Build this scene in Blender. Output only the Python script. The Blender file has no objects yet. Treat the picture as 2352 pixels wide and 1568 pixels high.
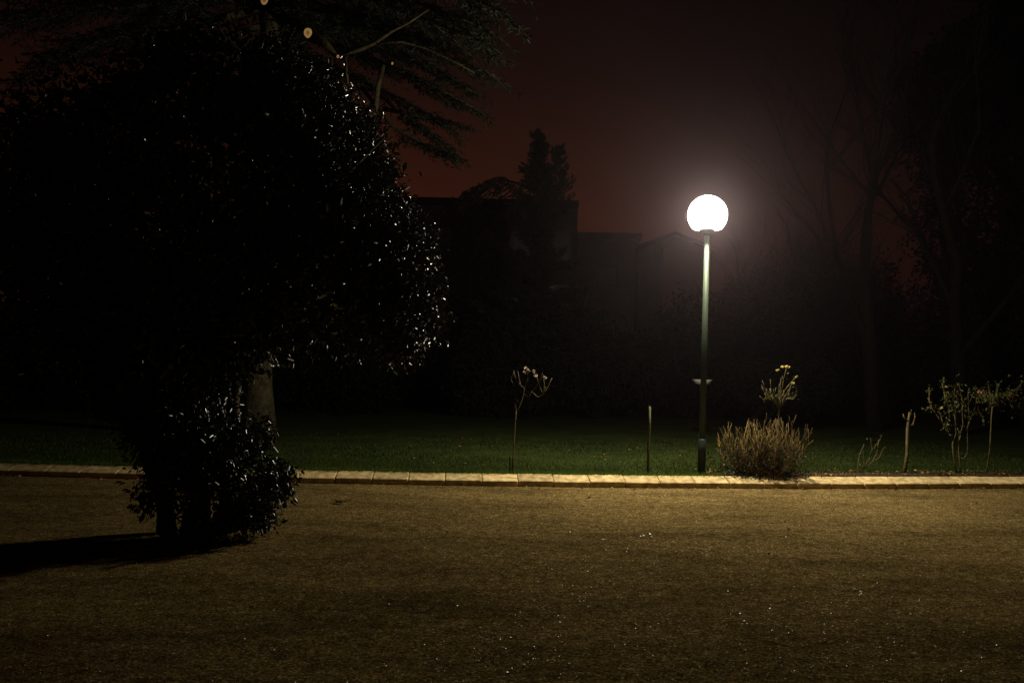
import bpy, math, random
import numpy as np
from mathutils import Vector, Matrix, noise as mnoise

R = math.radians
sc = bpy.context.scene
COL = sc.collection
random.seed(7)
rng = np.random.default_rng(11)

# ------------------------------------------------------------ camera
CAM = Vector((0.0, 0.0, 1.67))
FPX, CX, CY, PW = 2119.0, 1176.0, 784.0, 2352.0
PITCH, ROLL = 1.51, 1.2
cam_d = bpy.data.cameras.new('camera')
cam_d.sensor_width = 36.0
cam_d.lens = 36.0 * FPX / PW
cam_d.clip_start = 0.05
cam_d.clip_end = 1000.0
cam = bpy.data.objects.new('camera', cam_d)
COL.objects.link(cam)
CM = Matrix.Translation(CAM) @ Matrix.Rotation(R(90 + PITCH), 4, 'X') @ Matrix.Rotation(R(ROLL), 4, 'Z')
cam.matrix_world = CM
sc.camera = cam
CR = CM.to_3x3()

# ------------------------------------------------------------ night sky glow
SKY = 1.0
world = bpy.data.worlds.new('World')
sc.world = world
world.use_nodes = True
wn, wl = world.node_tree.nodes, world.node_tree.links
wn.clear()
w_out = wn.new('ShaderNodeOutputWorld')
w_bg = wn.new('ShaderNodeBackground')
w_tc = wn.new('ShaderNodeTexCoord')
w_sep = wn.new('ShaderNodeSeparateXYZ')
w_ramp = wn.new('ShaderNodeValToRGB')
cr = w_ramp.color_ramp
stops = [(0.0, (.036, .0092, .0042)), (.17, (.029, .0074, .0035)), (.29, (.0115, .0040, .0026)),
         (.40, (.0048, .0024, .0019)), (.60, (.003, .0020, .0017)), (1.0, (.0015, .0013, .0012))]
cr.elements[0].position = stops[0][0]; cr.elements[0].color = (*stops[0][1], 1)
cr.elements[1].position = stops[-1][0]; cr.elements[1].color = (*stops[-1][1], 1)
for p_, c_ in stops[1:-1]:
    e = cr.elements.new(p_); e.color = (*c_, 1)
w_az = wn.new('ShaderNodeValToRGB')       # the town lies ahead and to the left: less glow to the right
ar = w_az.color_ramp
ar.elements[0].position = .15; ar.elements[0].color = (.45, .45, .45, 1)
ar.elements[1].position = .80; ar.elements[1].color = (.22, .26, .32, 1)
e = ar.elements.new(.44); e.color = (1, 1, 1, 1)
e = ar.elements.new(.555); e.color = (.85, .9, 1, 1)
e = ar.elements.new(.60); e.color = (.50, .55, .66, 1)
e = ar.elements.new(.68); e.color = (.30, .34, .42, 1)
w_ma = wn.new('ShaderNodeMath'); w_ma.operation = 'MULTIPLY_ADD'; w_ma.inputs[1].default_value = .5; w_ma.inputs[2].default_value = .5
w_mx = wn.new('ShaderNodeMix'); w_mx.data_type = 'RGBA'; w_mx.blend_type = 'MULTIPLY'; w_mx.inputs[0].default_value = 1.0
wl.new(w_tc.outputs['Generated'], w_sep.inputs[0])
wl.new(w_sep.outputs['Z'], w_ramp.inputs[0])
wl.new(w_sep.outputs['X'], w_ma.inputs[0]); wl.new(w_ma.outputs[0], w_az.inputs[0])
wl.new(w_ramp.outputs[0], w_mx.inputs[6]); wl.new(w_az.outputs[0], w_mx.inputs[7])
wl.new(w_mx.outputs[2], w_bg.inputs[0]); w_bg.inputs[1].default_value = SKY
wl.new(w_bg.outputs[0], w_out.inputs[0])

# ------------------------------------------------------------ exposure
sc.view_settings.view_transform = 'Standard'
sc.view_settings.look = 'None'
sc.view_settings.exposure = 0.0
sc.view_settings.gamma = 1.0
sc.cycles.max_bounces = 5
sc.cycles.diffuse_bounces = 2
sc.cycles.glossy_bounces = 2
sc.cycles.transparent_max_bounces = 8
sc.cycles.volume_bounces = 0
sc.cycles.sample_clamp_indirect = 2.0
LAMP_I = 115.0            # candela-like radiant intensity of the street lamp, W/sr
LAMP_COL = (1.0, .88, .66)
HAZE_D = 0.0005
DOWN = -1.0

# ------------------------------------------------------------ helpers
def ray(px, py):
    d = CR @ Vector(((px - CX) / FPX, -(py - CY) / FPX, -1.0))
    return d
def ground(px, py, z0=0.0):
    d = ray(px, py); t = (z0 - CAM.z) / d.z
    return CAM + d * t
def at(px, py, Y):
    d = ray(px, py); t = (Y - CAM.y) / d.y
    return CAM + d * t

def noise3(v, s):
    return mnoise.noise(Vector(v) * s)

class MB:
    """collects geometry in world coordinates; build() links it as one mesh object"""
    def __init__(self):
        self.v, self.f, self.m, self.n = [], [], [], 0
        self.mi = 0
    def add(self, verts, faces):
        b = self.n
        self.v.extend([tuple(p) for p in verts])
        self.n += len(verts)
        for f in faces:
            self.f.append(tuple(b + i for i in f)); self.m.append(self.mi)
    def add_np(self, verts, faces):
        b = self.n
        self.v.extend(map(tuple, verts.tolist()))
        self.n += len(verts)
        self.f.extend(map(tuple, (faces + b).tolist()))
        self.m.extend([self.mi] * len(faces))
    def tube(self, pts, rad, n=6, cap=True):
        pts = [Vector(p) for p in pts]
        if isinstance(rad, (int, float)): rad = [rad] * len(pts)
        vs, fs = [], []
        up = Vector((.137, .31, .94)).normalized()
        for i, p in enumerate(pts):
            t = (pts[min(i + 1, len(pts) - 1)] - pts[max(i - 1, 0)])
            if t.length < 1e-9: t = Vector((0, 0, 1))
            t.normalize()
            u = t.cross(up)
            if u.length < .1: u = t.cross(Vector((1, 0, 0)))
            u.normalize(); w = t.cross(u)
            for k in range(n):
                a = 2 * math.pi * k / n
                vs.append(p + (u * math.cos(a) + w * math.sin(a)) * rad[i])
        for i in range(len(pts) - 1):
            for k in range(n):
                k2 = (k + 1) % n
                fs.append((i * n + k, i * n + k2, (i + 1) * n + k2, (i + 1) * n + k))
        if cap:
            fs.append(tuple(range(n - 1, -1, -1)))
            fs.append(tuple((len(pts) - 1) * n + k for k in range(n)))
        self.add(vs, fs)
    def lathe(self, c, prof, n=24):
        c = Vector(c); vs, fs = [], []
        for r, z in prof:
            for k in range(n):
                a = 2 * math.pi * k / n
                vs.append((c.x + r * math.cos(a), c.y + r * math.sin(a), c.z + z))
        for i in range(len(prof) - 1):
            for k in range(n):
                k2 = (k + 1) % n
                fs.append((i * n + k, i * n + k2, (i + 1) * n + k2, (i + 1) * n + k))
        self.add(vs, fs)
    def box(self, x0, x1, y0, y1, z0, z1):
        vs = [(x, y, z) for z in (z0, z1) for y in (y0, y1) for x in (x0, x1)]
        self.add(vs, [(0, 2, 3, 1), (4, 5, 7, 6), (0, 1, 5, 4), (2, 6, 7, 3), (0, 4, 6, 2), (1, 3, 7, 5)])
    def leaves(self, P, D, N, L, W, fold=.25, droop=.12):
        """P base points, D directions, N normals, L/W lengths and widths: folded pointed leaves"""
        D = D / np.linalg.norm(D, axis=1, keepdims=True)
        S = np.cross(D, N); S /= (np.linalg.norm(S, axis=1, keepdims=True) + 1e-9)
        N2 = np.cross(S, D)
        L = L[:, None]; W = W[:, None]
        n = len(P)
        b = P
        l1 = P + D * L * .32 + S * W * .46 + N2 * W * fold
        l2 = P + D * L * .70 + S * W * .38 + N2 * W * (fold * .8) - N2 * L * droop * .5
        t = P + D * L - N2 * L * droop
        r2 = P + D * L * .70 - S * W * .38 + N2 * W * (fold * .8) - N2 * L * droop * .5
        r1 = P + D * L * .32 - S * W * .46 + N2 * W * fold
        V = np.stack([b, l1, l2, t, r2, r1], axis=1).reshape(-1, 3)
        i = (np.arange(n) * 6)[:, None]
        F = np.concatenate([i + np.array([[0, 3, 2, 1]]), i + np.array([[0, 5, 4, 3]])])
        self.add_np(V, F)
    def build(self, name, mats, parent=None, smooth=False):
        me = bpy.data.meshes.new(name)
        off = parent_loc(parent)
        if self.n:
            V = np.array(self.v, dtype=np.float32) - np.array(off, dtype=np.float32)
            me.from_pydata(V.tolist(), [], self.f)
        if not isinstance(mats, (list, tuple)): mats = [mats]
        for m in mats: me.materials.append(m)
        if len(mats) > 1: me.polygons.foreach_set('material_index', self.m)
        if smooth: me.polygons.foreach_set('use_smooth', [True] * len(me.polygons))
        me.update()
        o = bpy.data.objects.new(name, me)
        COL.objects.link(o)
        if parent is not None: o.parent = parent
        return o

def parent_loc(p):
    v = Vector((0, 0, 0))
    while p is not None:
        v += p.location; p = p.parent
    return v

def thing(name, label, cat, loc, group=None):
    o = bpy.data.objects.new(name, None)
    o.empty_display_size = .2
    COL.objects.link(o)
    o.location = loc
    o['label'] = label; o['category'] = cat
    if group: o['group'] = group
    return o
def tag(o, label, cat, group=None):
    o['label'] = label; o['category'] = cat
    if group: o['group'] = group
    return o
def structure(o, label=None, cat=None):
    o['kind'] = 'structure'
    if label: o['label'] = label
    if cat: o['category'] = cat
    return o
def stuff(o, label, cat):
    o['kind'] = 'stuff'; o['label'] = label; o['category'] = cat
    return o

def mat(name, c1, c2=None, scale=8.0, rough=.8, spec=.3, bump=0.0, bscale=40.0, island=0.0, detail=4.0, metal=0.0, transl=0.0):
    m = bpy.data.materials.new(name)
    m.use_nodes = True
    nt = m.node_tree; N, L = nt.nodes, nt.links
    b = N['Principled BSDF']
    b.inputs['Roughness'].default_value = rough
    b.inputs['Specular IOR Level'].default_value = spec
    b.inputs['Metallic'].default_value = metal
    tc = N.new('ShaderNodeTexCoord')
    src = None
    if c2 is not None:
        nz = N.new('ShaderNodeTexNoise'); nz.inputs['Scale'].default_value = scale; nz.inputs['Detail'].default_value = detail
        L.new(tc.outputs['Object'], nz.inputs['Vector'])
        rp = N.new('ShaderNodeValToRGB')
        rp.color_ramp.elements[0].position = .35; rp.color_ramp.elements[1].position = .65
        rp.color_ramp.elements[0].color = (*c1, 1); rp.color_ramp.elements[1].color = (*c2, 1)
        L.new(nz.outputs[0], rp.inputs[0])
        src = rp.outputs[0]
    if island > 0:
        g = N.new('ShaderNodeNewGeometry')
        mr = N.new('ShaderNodeMapRange'); mr.inputs[3].default_value = 1 - island; mr.inputs[4].default_value = 1 + island
        L.new(g.outputs['Random Per Island'], mr.inputs[0])
        mx = N.new('ShaderNodeVectorMath'); mx.operation = 'SCALE'
        if src: L.new(src, mx.inputs[0])
        else: mx.inputs[0].default_value = c1
        L.new(mr.outputs[0], mx.inputs['Scale'])
        src = mx.outputs[0]
    if src: L.new(src, b.inputs['Base Color'])
    else: b.inputs['Base Color'].default_value = (*c1, 1)
    if bump > 0:
        nb = N.new('ShaderNodeTexNoise'); nb.inputs['Scale'].default_value = bscale; nb.inputs['Detail'].default_value = 5
        L.new(tc.outputs['Object'], nb.inputs['Vector'])
        bp = N.new('ShaderNodeBump'); bp.inputs['Strength'].default_value = bump; bp.inputs['Distance'].default_value = .02
        L.new(nb.outputs[0], bp.inputs['Height']); L.new(bp.outputs[0], b.inputs['Normal'])
    if transl > 0:
        tr = N.new('ShaderNodeBsdfTranslucent'); tr.inputs[0].default_value = (*(c2 or c1), 1)
        ms = N.new('ShaderNodeMixShader'); ms.inputs[0].default_value = transl
        out = N['Material Output']
        L.new(b.outputs[0], ms.inputs[1]); L.new(tr.outputs[0], ms.inputs[2]); L.new(ms.outputs[0], out.inputs[0])
    return m

M = {}
M['kerb'] = mat('kerb_concrete', (.40, .30, .13), (.80, .61, .30), 11, .85, .15, .5, 90, .16, 9)
M['mortar'] = mat('kerb_mortar', (.12, .09, .06), (.18, .14, .09), 20, .95, .1)
M['lawn'] = mat('lawn_turf', (.018, .030, .006), (.040, .052, .010), 1.3, .95, .1, .8, 60, 0, 9)
M['blade'] = mat('grass_blade', (.030, .066, .008), (.065, .085, .016), 1.5, .7, .2, 0, 1, .5, transl=.5)
M['lamplit'] = mat('lamplit_blade', (.045, .115, .008), (.075, .125, .014), 1.5, .7, .2, 0, 1, .5, transl=.5)  # brighter green painted in for lamplight on the blades near the kerb
M['soil'] = mat('soil', (.030, .020, .012), (.060, .042, .024), 14, .95, .1, .9, 50, 0, 8)
M['dead_leaf'] = mat('dead_leaf', (.16, .075, .03), (.30, .17, .07), 3, .7, .3, 0, 1, .6)
M['pebble'] = mat('pebble', (.22, .15, .06), (.38, .27, .13), 4, .35, .5, 0, 1, .6)
M['pebble_pale'] = mat('pebble_pale', (.6, .54, .42), (.8, .74, .62), 4, .35, .5)
M['glossy_leaf'] = mat('glossy_leaf', (.010, .026, .006), (.022, .044, .010), 3, .30, 1.0, 0, 1, .4)
M['shrub_bark'] = mat('shrub_bark', (.07, .06, .038), (.16, .13, .085), 12, .9, .1, .6, 30)
M['cedar_bark'] = mat('cedar_bark', (.030, .025, .014), (.075, .062, .034), 9, .95, .1, .9, 25)
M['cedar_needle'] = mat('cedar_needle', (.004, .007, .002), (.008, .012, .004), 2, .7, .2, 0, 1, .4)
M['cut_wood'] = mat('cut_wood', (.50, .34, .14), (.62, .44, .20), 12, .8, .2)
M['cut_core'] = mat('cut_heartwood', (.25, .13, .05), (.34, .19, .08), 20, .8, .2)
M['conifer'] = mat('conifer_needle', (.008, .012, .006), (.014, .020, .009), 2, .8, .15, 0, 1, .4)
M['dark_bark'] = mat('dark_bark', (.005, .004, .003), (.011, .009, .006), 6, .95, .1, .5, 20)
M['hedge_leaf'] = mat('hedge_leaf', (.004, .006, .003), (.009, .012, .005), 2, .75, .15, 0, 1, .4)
M['pole'] = mat('pole_green_paint', (.022, .036, .021), (.030, .046, .026), 3, .5, .3, .05, 60)
M['sleeve'] = mat('pole_base_paint', (.018, .032, .022), (.028, .044, .03), 4, .5, .4, .1, 60)
M['cane'] = mat('rose_cane', (.07, .07, .022), (.17, .12, .05), 12, .7, .3, 0, 1, .3)
M['trunk_rose'] = mat('rose_trunk', (.07, .065, .024), (.14, .105, .045), 18, .8, .2, .4, 60)
M['stake'] = mat('stake_wood', (.07, .08, .03), (.11, .11, .045), 14, .85, .2, .4, 60)
M['twig'] = mat('bush_twig', (.055, .036, .010), (.17, .115, .032), 6, .75, .2, 0, 1, .45)
M['bush_leaf'] = mat('bush_leaf', (.020, .016, .008), (.040, .036, .014), 6, .8, .2, 0, 1, .5)
M['rose_leaf'] = mat('rose_leaf', (.045, .070, .016), (.11, .11, .03), 7, .55, .35, 0, 1, .5, transl=.25)
M['bloom'] = mat('rose_bloom', (.45, .36, .28), (.70, .60, .50), 6, .7, .2)
M['bloom_yellow'] = mat('rose_bloom_yellow', (.45, .36, .10), (.68, .58, .22), 6, .7, .2)
M['bloom_pink'] = mat('rose_bloom_pink', (.50, .22, .17), (.62, .34, .26), 6, .7, .2)
M['creeper'] = mat('creeper_leaf', (.018, .034, .010), (.035, .055, .018), 5, .5, .35, 0, 1, .4)
M['wall_dark'] = mat('wall_render_dark', (.06, .055, .05), (.085, .078, .07), .8, .9, .1, .2, 10)
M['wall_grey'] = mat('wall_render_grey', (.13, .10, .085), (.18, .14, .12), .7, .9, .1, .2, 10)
M['wall_glow_pink'] = mat('wall_render_glow_pink', (.32, .15, .09), (.38, .19, .12), .7, .9, .1, .2, 10)  # redder tint stands in for sky glow on this wall face
M['roof'] = mat('roof_slate', (.008, .008, .012), (.016, .015, .02), 2, .8, .2, .3, 12)
M['cornice'] = mat('cornice_stone', (.12, .10, .09), (.16, .13, .12), 2, .9, .1)
M['pane'] = mat('window_pane', (.06, .055, .05), None, 1, .3, .5)
M['shutter'] = mat('shutter_paint', (.08, .07, .065), None, 1, .7, .2)
M['stone'] = mat('pale_stone', (.62, .58, .55), (.78, .73, .70), 9, .8, .2, .2, 40)
M['clod'] = mat('clod_earth', (.030, .022, .014), (.05, .036, .02), 30, .95, .1, .5, 60)

def gravel_material():
    m = bpy.data.materials.new('gravel'); m.use_nodes = True
    nt = m.node_tree; N, L = nt.nodes, nt.links
    b = N['Principled BSDF']; b.inputs['Roughness'].default_value = .95; b.inputs['Specular IOR Level'].default_value = 0.0
    tc = N.new('ShaderNodeTexCoord')
    def noise(s, d, r=.6):
        n = N.new('ShaderNodeTexNoise'); n.inputs['Scale'].default_value = s; n.inputs['Detail'].default_value = d; n.inputs['Roughness'].default_value = r
        L.new(tc.outputs['Object'], n.inputs['Vector']); return n
    def vor(s):
        n = N.new('ShaderNodeTexVoronoi'); n.inputs['Scale'].default_value = s
        L.new(tc.outputs['Object'], n.inputs['Vector']); return n
    def ramp(src, st):
        r = N.new('ShaderNodeValToRGB'); e = r.color_ramp.elements
        e[0].position = st[0][0]; e[0].color = (*st[0][1], 1); e[1].position = st[-1][0]; e[1].color = (*st[-1][1], 1)
        for p, c in st[1:-1]:
            q = e.new(p); q.color = (*c, 1)
        L.new(src, r.inputs[0]); return r
    def mul(a, bb, f=1.0):
        x = N.new('ShaderNodeMix'); x.data_type = 'RGBA'; x.blend_type = 'MULTIPLY'; x.inputs[0].default_value = f
        L.new(a, x.inputs[6]); L.new(bb, x.inputs[7]); return x.outputs[2]
    v1 = vor(85); sep = N.new('ShaderNodeSeparateColor'); L.new(v1.outputs['Color'], sep.inputs[0])
    base = ramp(sep.outputs[0], [(0, (.048, .032, .012)), (.3, (.125, .085, .028)), (.65, (.19, .135, .048)), (.93, (.29, .21, .085)), (1, (.53, .43, .25))])
    n1 = noise(1.1, 6)
    mp = N.new('ShaderNodeMapping'); mp.inputs['Scale'].default_value = (.45, 1.2, 1); L.new(tc.outputs['Object'], mp.inputs[0]); L.new(mp.outputs[0], n1.inputs['Vector'])
    r1 = ramp(n1.outputs[0], [(.32, (.42, .41, .38)), (.55, (1, 1, 1)), (.75, (1.15, 1.1, .98))])
    n2 = noise(9, 7, .7); r2 = ramp(n2.outputs[0], [(.34, (.40, .38, .34)), (.62, (1.2, 1.2, 1.2))])
    c = mul(mul(base.outputs[0], r1.outputs[0], .8), r2.outputs[0], .8)
    L.new(c, b.inputs['Base Color'])
    # bump: stones + clumps
    v2 = vor(60); n3 = noise(14, 8, .65)
    a1 = N.new('ShaderNodeMath'); a1.operation = 'MULTIPLY_ADD'; a1.inputs[1].default_value = -.35
    L.new(v2.outputs['Distance'], a1.inputs[0]); L.new(n3.outputs[0], a1.inputs[2])
    bp = N.new('ShaderNodeBump'); bp.inputs['Strength'].default_value = .4; bp.inputs['Distance'].default_value = .012
    L.new(a1.outputs[0], bp.inputs['Height']); L.new(bp.outputs[0], b.inputs['Normal'])
    return m
M['gravel'] = gravel_material()

# ------------------------------------------------------------ kerb line (front foot of the kerb, z = 0)
LAWN_Z = .133
kp = [(0, 1093), (330, 1098), (659, 1107), (1000, 1115), (1300, 1119.5), (1800, 1122), (2352, 1121)]
kw = [ground(a, b, 0) for a, b in kp]
kc = np.polyfit([p.x for p in kw], [p.y for p in kw], 2)
KX0, KX1 = kw[0].x - .5, kw[-1].x + .5
def kerb_y(x):
    if x < KX0: return np.polyval(kc, KX0) + (x - KX0) * np.polyval(np.polyder(kc), KX0)
    if x > KX1: return np.polyval(kc, KX1) + (x - KX1) * np.polyval(np.polyder(kc), KX1)
    return float(np.polyval(kc, x))
def kerb_n(x):
    s = (kerb_y(x + .05) - kerb_y(x - .05)) / .1
    t = Vector((1, s, 0)).normalized()
    return t, Vector((-t.y, t.x, 0))
print('kerb', [tuple(round(c, 2) for c in p) for p in kw])
KW = .25

# gravel ground
def axis(lo, hi, step): return list(np.arange(lo, hi, step))
xs = axis(-80, -14, 6) + axis(-14, 14, .11) + axis(14, 80.1, 6)
ts = [0.0]
while ts[-1] < 10.5: ts.append(ts[-1] + .10)
ts += [12.5, 15, 18, 22, 27]
mb = MB(); vs = []
for t in ts:
    for x in xs:
        y = kerb_y(x) + .06 - t
        z = 0.0
        if abs(x) < 14 and t > .12:
            z = .014 * noise3((x, y * 1.6, 3), .9) + .010 * noise3((x, y * 1.5, 9), 2.7) + .006 * noise3((x, y, 5), 7)
            z *= min(1, t / .6)
        vs.append((x, y, z))
nx = len(xs)
mb.add(vs, [(i * nx + j, (i + 1) * nx + j, (i + 1) * nx + j + 1, i * nx + j + 1) for i in range(len(ts) - 1) for j in range(nx - 1)])
structure(mb.build('gravel_path', M['gravel'], smooth=True), 'brown gravel forecourt in front of the kerb', 'path')

# lawn
ts = [0, .1, .3, .6, 1, 1.5, 2, 3, 4, 5.5, 7, 9, 12, 16, 22, 30, 40, 55, 75]
xs2 = axis(-80, -16, 6) + axis(-16, 16, .5) + axis(16, 80.1, 6)
vs = []
for t in ts:
    for x in xs2:
        y = kerb_y(x) + KW - .03 + t
        z = LAWN_Z + (.03 * noise3((x, y, 0), .35) * min(1, t / 3)) - (.03 if t == 0 else 0)
        vs.append((x, y, z))
nx = len(xs2); mb = MB()
mb.add(vs, [(i * nx + j, i * nx + j + 1, (i + 1) * nx + j + 1, (i + 1) * nx + j) for i in range(len(ts) - 1) for j in range(nx - 1)])
structure(mb.build('lawn', M['lawn'], smooth=True), 'dark green lawn behind the kerb', 'lawn')

# kerb stones
mb = MB()
prof = [(0, -.05), (0, .072), (.010, .082), (.232, .146), (.25, .148), (.25, -.05)]
x = -22.0; i = 0
while x < 22:
    t, n = kerb_n(x)
    ln = .505 + random.uniform(-.008, .008)
    a = Vector((x, kerb_y(x), 0)); x1 = x + t.x * ln
    b = Vector((x1, kerb_y(x1), 0))
    t = (b - a).normalized(); n = Vector((-t.y, t.x, 0))
    dz = random.uniform(-.004, .003); dy = random.uniform(-.006, .006); dz2 = dz + random.uniform(-.002, .002)
    g = random.uniform(.003, .007)
    rings = []
    for s, zz, sh in ((g, dz, .005), (g + .012, dz, 0), (ln - g - .012, dz2, 0), (ln - g, dz2, .005)):
        for d, z in prof:
            dd = d + dy
            if sh: dd += sh if d < .1 else -sh
            rings.append(a + t * s + n * dd + Vector((0, 0, z + zz - (sh if z > 0 else 0))))
    k = len(prof); fs = []
    for r in range(3):
        for q in range(k - 1):
            fs.append((r * k + q, (r + 1) * k + q, (r + 1) * k + q + 1, r * k + q + 1))
    fs.append(tuple(range(k))); fs.append(tuple(3 * k + q for q in range(k - 1, -1, -1)))
    mb.add(rings, fs)
    x = x1; i += 1
mb.mi = 1
for j in range(88):     # mortar between the stones
    xa, xb = -22 + j * .5, -22 + (j + 1) * .5
    pa = [Vector((xx, kerb_y(xx), 0)) + kerb_n(xx)[1] * d + Vector((0, 0, z)) for xx in (xa, xb) for d, z in ((.022, -.05), (.022, .045), (.228, .116), (.228, -.05))]
    mb.add(pa, [(0, 4, 5, 1), (1, 5, 6, 2), (2, 6, 7, 3)])
structure(mb.build('kerb', [M['kerb'], M['mortar']]), 'pale sloping concrete kerb between gravel and lawn', 'kerb')

# flower bed soil at the right
BX0 = ground(1632, 1096, LAWN_Z).x
mb = MB(); vs = []; nb = 90; ncol = 9
for i in range(nb):
    x = BX0 + i * .12
    for j in range(ncol):
        w = .52 + .10 * noise3((x, 0, 0), 1.4)
        if i < 4: w *= (i + .3) / 4
        d = w * j / (ncol - 1)
        p = Vector((x, kerb_y(x), 0)) + kerb_n(x)[1] * (KW + .003 + d)
        e = math.sin(math.pi * j / (ncol - 1))
        vs.append((p.x, p.y, LAWN_Z - .012 + .045 * e + .03 * e * noise3((x, d, 1), 9)))
mb.add(vs, [(i * ncol + j, (i + 1) * ncol + j, (i + 1) * ncol + j + 1, i * ncol + j + 1) for i in range(nb - 1) for j in range(ncol - 1)])
structure(mb.build('flower_bed_soil', M['soil'], smooth=True), 'dark soil strip of the rose bed along the kerb', 'flower bed')

# grass blades
def unit(v): return v / (np.linalg.norm(v, axis=1, keepdims=True) + 1e-9)
n = 95000
gx = rng.uniform(-9.5, 9.5, n)
gt = rng.exponential(1.5, n) - .035
keep = gt < 7; gx, gt = gx[keep], gt[keep]
ky = np.array([kerb_y(v) for v in gx])
gy = ky + KW + gt
bed = (gx > BX0 + .2) & (gt < .52)
gx, gy, gt = gx[~bed], gy[~bed], gt[~bed]
n = len(gx)
h = rng.uniform(.022, .055, n) * (1 + .5 * (gt < .12))
w = rng.uniform(.003, .006, n) * (1 + gt * .4)
a = rng.uniform(0, 2 * math.pi, n)
lx, ly = rng.normal(0, .4, n) * h, rng.normal(0, .4, n) * h - .02 * (gt < .06)
z0 = np.where(gt < 0, .146, LAWN_Z - .005)
V = np.stack([np.stack([gx - w * np.cos(a), gy - w * np.sin(a), z0], 1), np.stack([gx + w * np.cos(a), gy + w * np.sin(a), z0], 1),
              np.stack([gx + lx, gy + ly, z0 + h], 1)], 1).reshape(-1, 3)
F = np.arange(n * 3).reshape(-1, 3); lamplit = gt < .35
mb = MB(); mb.add_np(V, F)
mb.m = [1 if q else 0 for q in lamplit]
stuff(mb.build('grass', [M['blade'], M['lamplit']]), 'short green grass blades behind the kerb', 'grass')

# pebbles and dead leaves
def scatter_leaves(mb, pts, l0, l1, flat=.35):
    k = len(pts)
    P = np.array(pts)
    A = rng.uniform(0, 2 * math.pi, k)
    D = np.stack([np.cos(A), np.sin(A), rng.normal(0, flat * .5, k)], 1)
    N = np.stack([rng.normal(0, flat, k), rng.normal(0, flat, k), np.ones(k)], 1)
    Lh = rng.uniform(l0, l1, k)
    mb.leaves(P, D, N, Lh, Lh * rng.uniform(.5, .8, k), .3, rng.uniform(-.3, .2))
def octa(mb, p, s, n_=1.0):
    q = [Vector((1, 0, 0)), Vector((-1, 0, 0)), Vector((0, 1, 0)), Vector((0, -1, 0)), Vector((0, 0, 1)), Vector((0, 0, -1))]
    rot = Matrix.Rotation(random.uniform(0, 6.3), 3, 'Z') @ Matrix.Rotation(random.uniform(-.6, .6), 3, 'X')
    sx, sy, sz = s * random.uniform(.7, 1.3), s * random.uniform(.7, 1.3), s * random.uniform(.2, .4)
    vs = [Vector(p) + rot @ Vector((v.x * sx, v.y * sy, v.z * sz)) for v in q]
    mb.add(vs, [(0, 2, 4), (2, 1, 4), (1, 3, 4), (3, 0, 4), (2, 0, 5), (1, 2, 5), (3, 1, 5), (0, 3, 5)])
mb = MB()
for i in range(11000):
    y = 4.3 + 8.3 * random.random() ** 1.3
    x = random.uniform(-.62, .62) * y * 1.02
    if y > kerb_y(x) - .05: continue
    mb.mi = 1 if random.random() < .018 else 0
    octa(mb, (x, y, random.uniform(-.002, .012)), random.choice([.003, .004, .005, .007]) * random.uniform(.7, 1.2) * (.7 if mb.mi else 1))
mb.mi = 1
for px, py in ((1472, 1231), (1478, 1229), (1494, 1226), (1384, 1238), (1308, 1222), (1496, 1232)):
    p = ground(px, py, .01); octa(mb, p, .017)
stuff(mb.build('loose_pebbles', [M['pebble'], M['pebble_pale']]), 'loose pebbles and bright grit strewn over the gravel', 'pebbles')
mb = MB(); pts = []
for i in range(420):
    x = random.uniform(BX0, 8.5); d = random.uniform(.02, .55)
    p = Vector((x, kerb_y(x), 0)) + kerb_n(x)[1] * (KW + d); pts.append((p.x, p.y, LAWN_Z + .03 + .02 * random.random()))
for i in range(150):
    x = random.uniform(-8, 8.5); p = Vector((x, kerb_y(x), 0)) - kerb_n(x)[1] * abs(random.gauss(0, .12)) ; pts.append((p.x, p.y - .02, .012))
for i in range(30):
    y = random.uniform(8, 12); x = random.uniform(-.6, .6) * y; pts.append((x, min(y, kerb_y(x) - .1), .01))
for i in range(160):
    x = random.uniform(-8, 8.5); y = kerb_y(x) + KW + random.uniform(.1, 6); pts.append((x, y, LAWN_Z + .04))
scatter_leaves(mb, pts, .025, .06)
stuff(mb.build('fallen_leaves', M['dead_leaf']), 'small dead brown leaves strewn along the kerb and bed', 'leaves')
c = ground(780, 1153, .015); mb = MB()
for i in range(26):
    octa(mb, c + Vector((random.gauss(0, .035), random.gauss(0, .025), random.uniform(0, .02))), random.uniform(.012, .028))
tag(mb.build('earth_clod', M['clod']), 'dark clump of earth lying on the gravel between the shrub and the left rose', 'clod')

# ------------------------------------------------------------ street lamp
base = ground(1611, 1088, LAWN_Z)
GLZ = at(1625, 494, base.y + .04)
GR = .295
gz = GLZ.z
print('lamp base', base, 'globe', GLZ)
t = thing('street_lamp', 'lit white globe lamp on slim green post standing just behind the kerb', 'street lamp', base)
lean = (GLZ - base); lean.z = 0
def pole_pt(z): return base + Vector((0, 0, z)) + lean * (z / (gz - base.z))
top = gz - base.z - GR * .74 - .062
mb = MB(); mb.tube([pole_pt(.50), pole_pt(top * .5), pole_pt(top)], [.047, .043, .038], 20)
mb.build('pole', M['pole'], t, True)
mb = MB(); mb.tube([pole_pt(-.06), pole_pt(.50), pole_pt(.515)], [.060, .058, .048], 20)
sl = mb.build('base_sleeve', M['sleeve'], t, True)
mb = MB(); 
pl = pole_pt(.32)
mb.box(pl.x - .022, pl.x + .022, pl.y - .0635, pl.y - .055, pl.z - .07, pl.z + .07)
mb.build('access_door', M['sleeve'], t)
mb = MB(); c = pole_pt(top); mb.lathe(c, [(.0, -.02), (.055, -.02), (.075, .0), (.11, .045), (.115, .06), (.0, .06)], 24)
mb.build('collar', M['sleeve'], t, True)
gm = bpy.data.materials.new('lamp_globe'); gm.use_nodes = True
N_, L_ = gm.node_tree.nodes, gm.node_tree.links
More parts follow.
